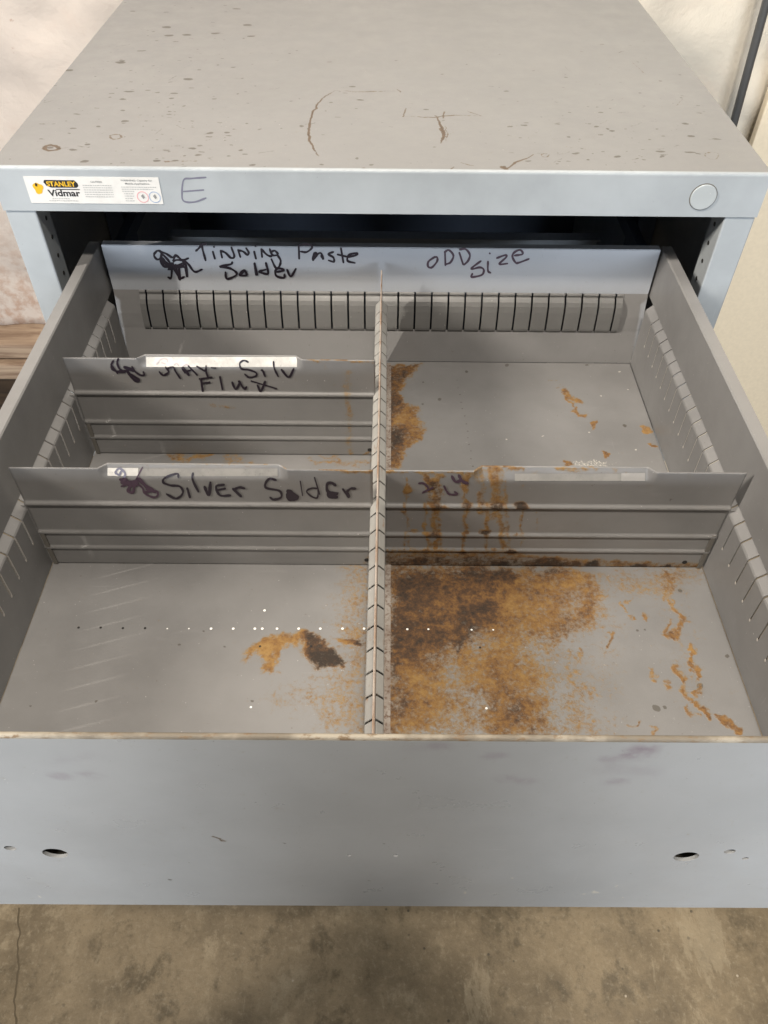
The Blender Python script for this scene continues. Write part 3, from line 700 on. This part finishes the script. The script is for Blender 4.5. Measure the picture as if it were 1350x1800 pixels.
us_ = np.arange(-FX, FX+.001, .004); rg = random.Random(2)
rowsv = []
for x in us_:
    j = rg.uniform(-.00012, .00012)
    rowsv.append([bm.verts.new((x, YF+a+j*(b > -.0005), ZT+b)) for a, b in ((0, -.0028), (0.0002, -.0008), (.0012, .0002), (.0027, .0002), (.0035, -.0006), (.0037, -.010))])
for i in range(len(rowsv)-1):
    for k in range(5): bm.faces.new((rowsv[i][k], rowsv[i+1][k], rowsv[i+1][k+1], rowsv[i][k+1]))
from_bm('top_edge', bm, M_edge, drw, True, label='rubbed beige top edge of the drawer front')
bm = bmesh.new(); box(bm, (-DX+.0005, YF+.0130, FZ0+.01), (DX-.0005, YF+.0142, ZFL-.0015)); from_bm('inner_panel', bm, M_seamshade, drw)  # dark colour stands in for the shade behind the front holes

# ------------------------------------------------------------------ centre partition
def shear(p): t = (p[1]+.5)/.54; return (p[0] + (-.0018+.0028*t), p[1], p[2])
prt = thing('drawer_partition', 'long slotted steel partition running front to back down the middle of the drawer', 'partition', (0, -.24, ZFL))
PY0, PY1 = YF+.006, .0375
bm = bmesh.new()
for zt in (0,):
    sweep(bm, [(-.0009, -.1660), (-.0008, -.1290), (0, -.1282), (.0008, -.1290), (.0009, -.1660)], PY0, PY1, 'y', shear)
from_bm('top_blade', bm, M_ridge, prt, label='thin rust-rubbed blade along the top of the partition')
bm = bmesh.new(); ed = [PY0] + [q for y in SL for q in (y-.0010, y+.0010)] + [PY1-.004]
for s in (-1, 1):
    pr = [(s*.0011, -.1650), (s*.0016, -.1654), (s*.0058, -.1703), (s*.0064, -.1722), (s*.0064, -.209)]
    for a, b in zip(ed[0::2], ed[1::2]): sweep(bm, pr, a, b, 'y', shear)
    sweep(bm, [(s*.0064, -.209), (s*.0064, -.2525)], PY0, PY1-.004, 'y', shear)
body = from_bm('slotted_body', bm, M_part, prt); solid(body, .0008, 0)
bm = bmesh.new(); box(bm, (.0055, PY0+.002, ZFL+.0004), (.0125, PY1-.004, ZFL+.0016))
for vtx in bm.verts: vtx.co = shear(vtx.co)
from_bm('foot_flange', bm, M_flange, prt, label='stained foot flange of the partition')

# ------------------------------------------------------------------ dividers
Y1, Y2 = -.2868, -.1325
def divider(label, x0, x1, yf, lip0, lip1, mat, stains=None, group='dividers slotted across the drawer'):
    t = thing('drawer_divider', label, 'divider', ((x0+x1)/2, yf, ZFL), group)
    zr = [-.128, -.1295, -.1335, -.138, -.1395]
    prof = [(-.128, 'lip', 1.), (-.1295, 'lip', .87), (-.1335, 'lip', .5), (-.1375, 'lip', .12), (-.1395, 0, 0)]
    z = -.1415
    ribs = (-.1706, -.2088, -.2300)
    zs = list(np.arange(-.1420, ZFL+.0009, -.0020)); zs = [q for q in zs if all(abs(q-r_) > .0034 for r_ in ribs)]
    for r_ in ribs:
        zs += [r_+d for d in (.0032, .0024, .0016, .0008, 0, -.0008, -.0016, -.0024, -.0032)]
    zs = sorted(zs, reverse=True)
    for q in zs:
        o_ = 0.
        for r_, hh in zip(ribs, (.0024, .0017, .0016)):
            if abs(q-r_) < .0026: o_ = -hh*math.sqrt(max(0, 1-((q-r_)/.0026)**2))
        prof.append((q, 0, o_))
    prof.append((ZFL+.0008, 0, 0))
    xs = list(np.arange(x0, x1-.001, .002)) + [x1]
    xs = sorted(set([round(q, 5) for q in xs+[lip0, lip0+.007, lip1-.007, lip1]]))
    xs = np.array(xs); k = np.arange(len(prof))
    zz = np.array([p[0] for p in prof]); lf = np.array([p[2] if p[1] == 'lip' else 0 for p in prof]); oo = np.array([0 if p[1] == 'lip' else p[2] for p in prof])
    def place(U, V):
        V = V.astype(int); m = np.clip(np.minimum((U-lip0)/.007, (lip1-U)/.007), 0, 1)
        return U, yf + oo[V] + lf[V]*m*.0062, zz[V] + lf[V]*m*.0006
    me, U, V = sheet(xs, k, place)
    Zv = zz[V.astype(int)]
    D = Map(U, Zv, lambda x, y: (lambda p: (p[0], p[2]))(at(x, y, 1, yf)), .003)
    for q in ('rust', 'dark', 'pale', 'smudge', 'mark', 'grime'): D.layer(q)
    if stains: stains(D)
    D.write(me)
    pl_ = link('divider_plate', me, mat, t); pl_.data.polygons.foreach_set('use_smooth', [True]*len(pl_.data.polygons)); solid(pl_, .0010, 1)
    for xe, s in ((x0, -1), (x1, 1)):
        if abs(xe) > .1:                                                   # end flange that hooks into the side slots, and the return below it, its shade painted in
            bm = bmesh.new(); xa, xb = sorted((xe+s*.0006, xe+s*.0068)); box(bm, (xa, yf+.0002, ZE+.001), (xb, yf+.0010, ZB-.0025)); from_bm('end_tab', bm, M_in, t)
            bm = bmesh.new(); xa, xb = sorted((xe-s*.0050, xe-s*.0010))
            vv = [bm.verts.new(p) for p in ((xa, yf-.0005, ZFL+.001), (xb, yf-.0005, ZFL+.001), (xb, yf-.0005, -.2065), (xa, yf-.0005, -.2105 if s < 0 else -.2065))]
            bm.faces.new(vv); vx = bm.faces[:][0]
            r_ = bmesh.ops.extrude_face_region(bm, geom=[vx]); bmesh.ops.translate(bm, verts=[g_ for g_ in r_['geom'] if isinstance(g_, bmesh.types.BMVert)], vec=(0, -.0009, 0))
            from_bm('end_return', bm, M_seamshade, t, label='folded return at the divider end, its shade painted in')
    for px_ in ([x1-.006] if x1 < .1 else [x1-.0185]):                     # rivet hole near the lower corner
        bm = bmesh.new(); tube(bm, (px_, yf-.0004, ZFL+.0085), (px_, yf+.0001, ZFL+.0085), .0023, 14); from_bm('rivet_hole', bm, M_black, t)
    LN = np.array([0, -.0115, .0062])                                       # plane of the leaned-back label lip
    def onp(x, y, h):
        p = at(x, y, 1, yf-h)
        if p[2] > -.1392 and lip0+.004 < p[0] < lip1-.004:
            nn = LN/np.linalg.norm(LN); p = at_plane(x, y, np.array([0, yf, -.1392])+nn*(h+.00045), LN)
        return p
    return t, onp
def lipstrip(t, onp, x0, x1, y0, y1, mat, label):  # strips on the lips, their glare painted as pale colour
    bm = bmesh.new(); n = 8; A = []; C = []
    for i in range(n+1):
        x = x0+(x1-x0)*i/n; A.append(bm.verts.new(onp(x, y0, .0002))); C.append(bm.verts.new(onp(x, y1, .0002)))
    for i in range(n): bm.faces.new((A[i], A[i+1], C[i+1], C[i]))
    return from_bm('label_glare', bm, mat, t, label=label)
xp = lambda px, py, y: at(px, py, 1, y)[0]

d1, on1 = divider('front left grey divider marked Silver Solder', -.3100, -.0050, Y1, xp(176,836,Y1), xp(506,838,Y1), M_inS,
    lambda D: (D.line('rust', [(560,826),(655,830)], .003, .7), D.line('rust', [(655,960),(640,990)], .006, .5), D.line('rust', [(300,824),(500,826)], .002, .45), D.dot('grime', (302,942), .002, .6)))
lipstrip(d1, on1, 189, 243, 822.5, 836.5, M_labelglare, 'white paper stub at the left of the lip, glare painted in')
lipstrip(d1, on1, 243.5, 488, 823.5, 837, M_lipglare, 'grey strip of light painted along the lip')
writing('marker_writing', [([(200,140),(215,90),(160,45),(125,85),(160,105),(175,75)], 4)], on1, M_ink3, d1, (180, 815), 5.4, 4, lift=.0006, label='faded grey scribble on the paper stub')
writing('marker_writing', [([(380,35),(330,130),(300,200)], 2.6), ([(170,150),(240,180),(310,170),(350,150),(420,220),(480,250)], 6), ([(180,180),(260,210),(240,260),(290,270),(300,210)], 5), [(300,170),(380,230),(400,280),(480,320),(525,300),(510,260),(400,270)], [(180,215),(230,200)], [(330,150),(440,240)], ([(200,150),(280,200),(330,190)], 8), ([(420,240),(500,270)], 5)],
        on1, M_ink2, d1, (180, 815), 5.4, 3.6, lift=.0005, label='purple-black scribble')
writing('marker_writing', [([(720,130),(710,95),(600,130),(575,175),(640,205),(730,215),(765,265),(740,310),(690,330),(610,290)], 3.8), ([(805,235),(830,320)], 4.8), ([(860,90),(855,150),(910,265)], 4), ([(970,220),(1010,300),(1025,180)], 5), [(1155,200),(1080,215),(1115,300),(1215,300)], [(1095,250),(1165,235)], ([(1240,240),(1315,310)], 5), [(1250,245),(1300,225),(1350,235)]],
        on1, M_ink, d1, (180, 815), 5.4, 4.0, lift=.0005, label='black marker writing reading Silver')
writing('marker_writing', [([(460,130),(400,115),(360,160),(370,205),(490,230),(510,290),(440,315),(405,295)], 4), ([(575,235),(640,280),(650,300),(590,300),(575,260),(630,290)], 9), ([(690,140),(712,275)], 2.6), ([(825,105),(875,265)], 2.8), ([(855,210),(800,205),(750,235),(790,280),(845,300),(860,260),(860,215)], 2.8), ([(1025,180),(985,155),(945,170),(955,240),(1050,260),(960,250),(970,290),(1040,290)], 5), ([(985,265),(1020,280)], 7), [(1095,215),(1150,290)], [(1130,240),(1170,210),(1215,210)], ([(1130,245),(1150,285)], 7)],
        on1, M_ink, d1, (400, 820), 5.4, 4.0, lift=.0005, label='black marker writing reading Solder')

def stain2(D):
    runs = [(714,840,985,.0045,.55), (720,850,985,.003,.5), (752,855,990,.006,.62), (768,835,990,.010,.72), (775,850,960,.008,.6), (818,835,985,.006,.66), (846,838,900,.010,.55), (852,880,990,.006,.6), (872,835,905,.016,.66), (880,880,985,.008,.62), (890,845,960,.006,.5), (916,890,960,.004,.62), (920,850,860,.005,.4), (944,900,950,.003,.5)]
    rg = random.Random(5)
    for x, a, b, w, vv in runs:
        pts = []; y = a
        while y < b: pts.append((x+rg.uniform(-5, 5), y)); y += rg.uniform(9, 20)
        D.line('rust', pts+[(x, b)], w*.66, vv+.02)
    D.line('dark', [(752,838),(765,850),(775,872),(772,888)], .007, .7); D.line('rust', [(752,838),(765,850),(778,834)], .007, .9); D.line('rust', [(820,836),(822,852),(818,862)], .006, .85)
    D.poly('rust', [(676,965),(760,962),(900,968),(960,978),(1100,985),(1240,990),(1240,1004),(676,1004)], .62, .004)
    D.poly('dark', [(676,978),(1000,982),(1010,1004),(676,1004)], .80, .004)
    for c, r_ in [((740,988),.006), ((960,990),.010), ((1000,993),.007), ((880,992),.007), ((1040,992),.005), ((1125,996),.005), ((1168,996),.004), ((895,968),.004), ((918,888),.004)]: D.dot('dark', c, r_, .95, 1.6); D.dot('rust', c, r_*1.1, .9, 1.6)
    for x, y_, r_ in ((768,886,.004),(776,890,.0055),(818,886,.0042),(850,884,.003),(872,887,.006),(918,888,.005),(728,934,.004),(752,937,.0035),(765,938,.005),(818,936,.003),(850,934,.0045),(905,938,.0022),(745,966,.003),(776,968,.0045),(812,968,.005),(735,968,.003),(866,966,.003)):
        D.dot('rust', (x, y_), r_*.8, .75, 1.7)
        if r_ > .004: D.dot('dark', (x, y_+2), r_*.6, .8, 1.8)
    D.line('rust', [(676,829),(800,831),(1010,834),(1140,836)], .0022, .72); D.dot('rust', (720,862), .0045, .9); D.dot('grime', (1181,878), .0018, .9)
    D.line('rust', [(840,834),(845,846)], .010, .6); D.line('rust', [(866,833),(872,850)], .012, .7)
d2, on2 = divider('front right grey divider with orange rust runs down its face', .0060, .3095, Y1, xp(832,838,Y1), xp(1152,842,Y1), M_inS, stain2)
lipstrip(d2, on2, 1092, 1134, 831.5, 845.5, mottled_strip('lip_glint_pale', (.27, .262, .25), (.34, .33, .315)), 'pale glint painted at the right of the lip')
lipstrip(d2, on2, 905, 1091.5, 832.5, 845.5, M_lipglare, 'grey strip of light painted along the lip')
writing('marker_writing', [([(195,160),(240,160),(285,210),(230,250)], 3.4), [(240,245),(330,200)], [(435,185),(460,235),(490,265),(560,262),(535,240)], ([(510,95),(545,145),(600,130)], 5), ([(575,85),(610,140),(660,160)], 5)],
        on2, M_ink2, d2, (700, 820), 5.4, 3.6, lift=.0005, label='faint dark marker figures 2 6 4')
d3, on3 = divider('rear left grey divider marked Flux with a long white label on its lip', -.3085, -.0045, Y2, xp(243,640,Y2), xp(532,642,Y2), M_inS,
    lambda D: (D.line('rust', [(611,655),(612,690),(614,790),(617,798)], .007, .48), D.line('rust', [(604,670),(604,690)], .004, .4), D.line('rust', [(570,640),(568,650)], .005, .45), D.line('rust', [(372,712),(408,716)], .006, .45), D.line('rust', [(540,632),(655,636)], .0022, .65), D.line('rust', [(650,792),(640,799)], .005, .6)))
lipstrip(d3, on3, 257, 522, 627.5, 645, M_labelglare, 'long white paper label, glare painted in')
writing('marker_writing', [([(130,130),(105,180),(130,240),(240,265),(300,240)], 3.6), ([(190,105),(175,150),(200,220),(260,260)], 3.6), ([(260,205),(380,250),(300,215)], 5.5), [(100,170),(180,280)], ([(300,260),(350,330),(410,375),(425,350),(330,290)], 4.5), [(350,200),(390,260),(450,300),(495,295),(485,260)], ([(200,250),(300,250)], 4.5),
        [(750,205),(785,260),(730,300),(700,290),(675,260)], [(785,215),(840,205),(870,260),(925,340)], ([(1025,300),(950,205),(980,270)], 4.5), [(980,260),(1050,240)], [(1020,190),(1125,300)], [(1120,195),(1220,250),(1230,190)], ([(1220,240),(1250,315)], 4), ([(1290,210),(1345,215)], 2.6), [(1150,345),(1300,325)], ([(1170,345),(1190,490)], 4.2), [(1190,395),(1275,385)]],
        on3, M_ink, d3, (180, 615), 6.75, 3.2, lift=.0005, label='black marker writing reading Stay F')
writing('marker_writing', [[(650,145),(600,125),(550,160),(570,225),(650,235),(740,270),(740,310),(660,325),(610,290)], ([(805,240),(825,250),(850,315)], 3.6), [(950,140),(960,220),(1005,315)], ([(1045,235),(1130,325),(1190,225)], 3.8), ([(315,320),(345,470)], 3.8), ([(460,385),(500,465),(545,400),(540,370),(600,460),(630,440)], 3.8), ([(685,370),(985,460)], 2.8), ([(850,375),(800,490),(760,420)], 4)],
        on3, M_ink, d3, (340, 615), 6.75, 3.2, lift=.0005, label='black marker writing reading Silv lux')

# ------------------------------------------------------------------ the photographer, standing in front of the drawer and holding a phone over it
def local(x, y, z): return tuple(CAM + MROT @ np.array([x, y, z]))
ph = thing('phone', 'dark phone held over the drawer to take the photograph', 'phone', local(0, 0, .02))
bm = bmesh.new(); box(bm, (-.036, -.0735, -.004), (.036, .0735, .004))
for vtx in bm.verts: vtx.co = Vector(local(vtx.co.x+.022, vtx.co.y-.055, vtx.co.z+.010))
bevel(from_bm('body', bm, M_sblack, ph), .003)
bm = bmesh.new(); box(bm, (-.033, -.069, 0), (.033, .069, .0006))
for vtx in bm.verts: vtx.co = Vector(local(vtx.co.x+.022, vtx.co.y-.055, vtx.co.z+.0145))
from_bm('screen', bm, plain('screen_glass', (.02, .02, .022), .1), ph)

def skin(name, joints, edges, mats, pick, parent=None, sub=2):
    me = bpy.data.meshes.new(name); me.from_pydata([j[0] for j in joints], edges, [])
    o = bpy.data.objects.new(name, me); COL.objects.link(o)
    m = o.modifiers.new('s', 'SKIN'); m.use_smooth_shade = True
    for i, j in enumerate(joints):
        r_ = j[1] if isinstance(j[1], tuple) else (j[1], j[1]); me.skin_vertices[0].data[i].radius = r_; me.skin_vertices[0].data[i].use_root = (i == 0)
    d = o.modifiers.new('d', 'SUBSURF'); d.levels = d.render_levels = sub
    dg = bpy.context.evaluated_depsgraph_get(); r2 = bpy.data.meshes.new_from_object(o.evaluated_get(dg)); bpy.data.objects.remove(o)
    for m_ in mats: r2.materials.append(m_)
    for p in r2.polygons: p.material_index = pick(p.center); p.use_smooth = True
    return link(name, r2, None, parent)
J = [((0,-1.10,-.20),(.165,.12)), ((0,-1.08,.02),(.155,.11)), ((0,-1.07,.20),(.175,.11)), ((0,-1.05,.34),.062), ((0,-1.025,.415),.058), ((0,-.995,.48),(.080,.092)), ((0,-.985,.56),(.066,.075))]
Eg = [(0,1),(1,2),(2,3),(3,4),(4,5),(5,6)]
for s in (-1, 1):
    b = len(J); J += [((s*.18,-1.06,.27),.070), ((s*.285,-.97,.05),.052), ((s*.17,-.885,.17),.043), ((s*.085,-.825,.265),.029), ((s*.060,-.795,.295),(.032,.018))]
    Eg += [(2,b),(b,b+1),(b+1,b+2),(b+2,b+3),(b+3,b+4)]
    b2 = len(J); J += [((s*.095,-1.10,-.30),.095), ((s*.11,-1.08,-.66),.062), ((s*.12,-1.12,-1.03),.045), ((s*.125,-1.02,-1.078),.036), ((s*.13,-.92,-1.086),.028)]
    Eg += [(0,b2),(b2,b2+1),(b2+1,b2+2),(b2+2,b2+3),(b2+3,b2+4)]
    hb = b+4; hp = Vector(J[hb][0])
    for k in range(4):                                                     # fingers along the back of the phone
        l = .024-.003*abs(k-1); f0 = Vector(local(s*(.072) + .012, -.030-.019*k, .030)); f1 = Vector(local(s*.052+.020, -.028-.019*k, .006)); f2 = Vector(local(s*(.052-l)+.020, -.026-.019*k, -.0005-.004))
        q = len(J); J += [(tuple(f0), .0095), (tuple(f1), .0085), (tuple(f2), .0072)]; Eg += [(hb,q),(q,q+1),(q+1,q+2)]
    q = len(J); J += [(local(s*.066+.016, -.045, .036), .011), (local(s*.044+.020, -.035, .028), .0095)]; Eg += [(hb,q),(q,q+1)]
M_skin = plain('skin', (.50, .32, .24), .5); M_coat = plain('brown_jacket', (.075, .060, .050), .85); M_jean = plain('dark_trousers', (.045, .05, .065), .85); M_hair = plain('dark_hair', (.03, .022, .016), .7)
def pick(c):
    if c.z > .54 or (c.z > .45 and c.y < -1.01): return 3
    if c.z > .36: return 0
    if c.y > -.835 and c.z > .2: return 0
    return 1 if c.z > -.22 else 2
per = thing('person', 'person in a brown jacket leaning over the open drawer with a phone in both hands', 'person', (0, -1.08, ZF))
skin('body', J, Eg, [M_skin, M_coat, M_jean, M_hair], pick, per)
def ball(name, c, r_, mat, sc=(1,1,1)):
    bm = bmesh.new(); bmesh.ops.create_uvsphere(bm, u_segments=16, v_segments=10, radius=r_)
    for vtx in bm.verts: vtx.co = Vector((vtx.co.x*sc[0]+c[0], vtx.co.y*sc[1]+c[1], vtx.co.z*sc[2]+c[2]))
    from_bm(name, bm, mat, per, True)
for s in (-1, 1):
    ball('eye', (s*.030, -.910, .485), .011, M_sblack); ball('ear', (s*.080, -1.005, .485), .028, M_skin, (.35, .7, 1))
ball('nose', (0, -.900, .462), .016, M_skin, (.8, 1, 1.2))
ball('mouth', (0, -.915, .430), .020, plain('lips', (.42, .20, .17), .5), (1, .5, .35))

writing('marker_writing', [[(640,170),(680,120),(720,104),(765,112),(772,140)], [(700,150),(745,165)], [(850,180),(880,160),(905,185)], [(965,190),(1000,172),(1015,190)]], on3, mottled_strip('faint_pink_ink', (.38, .33, .36), (.48, .44, .45)), d3, (180, 615), 6.75, 2.6, lift=.0006, label='faint old pink-grey scribble on the white label')
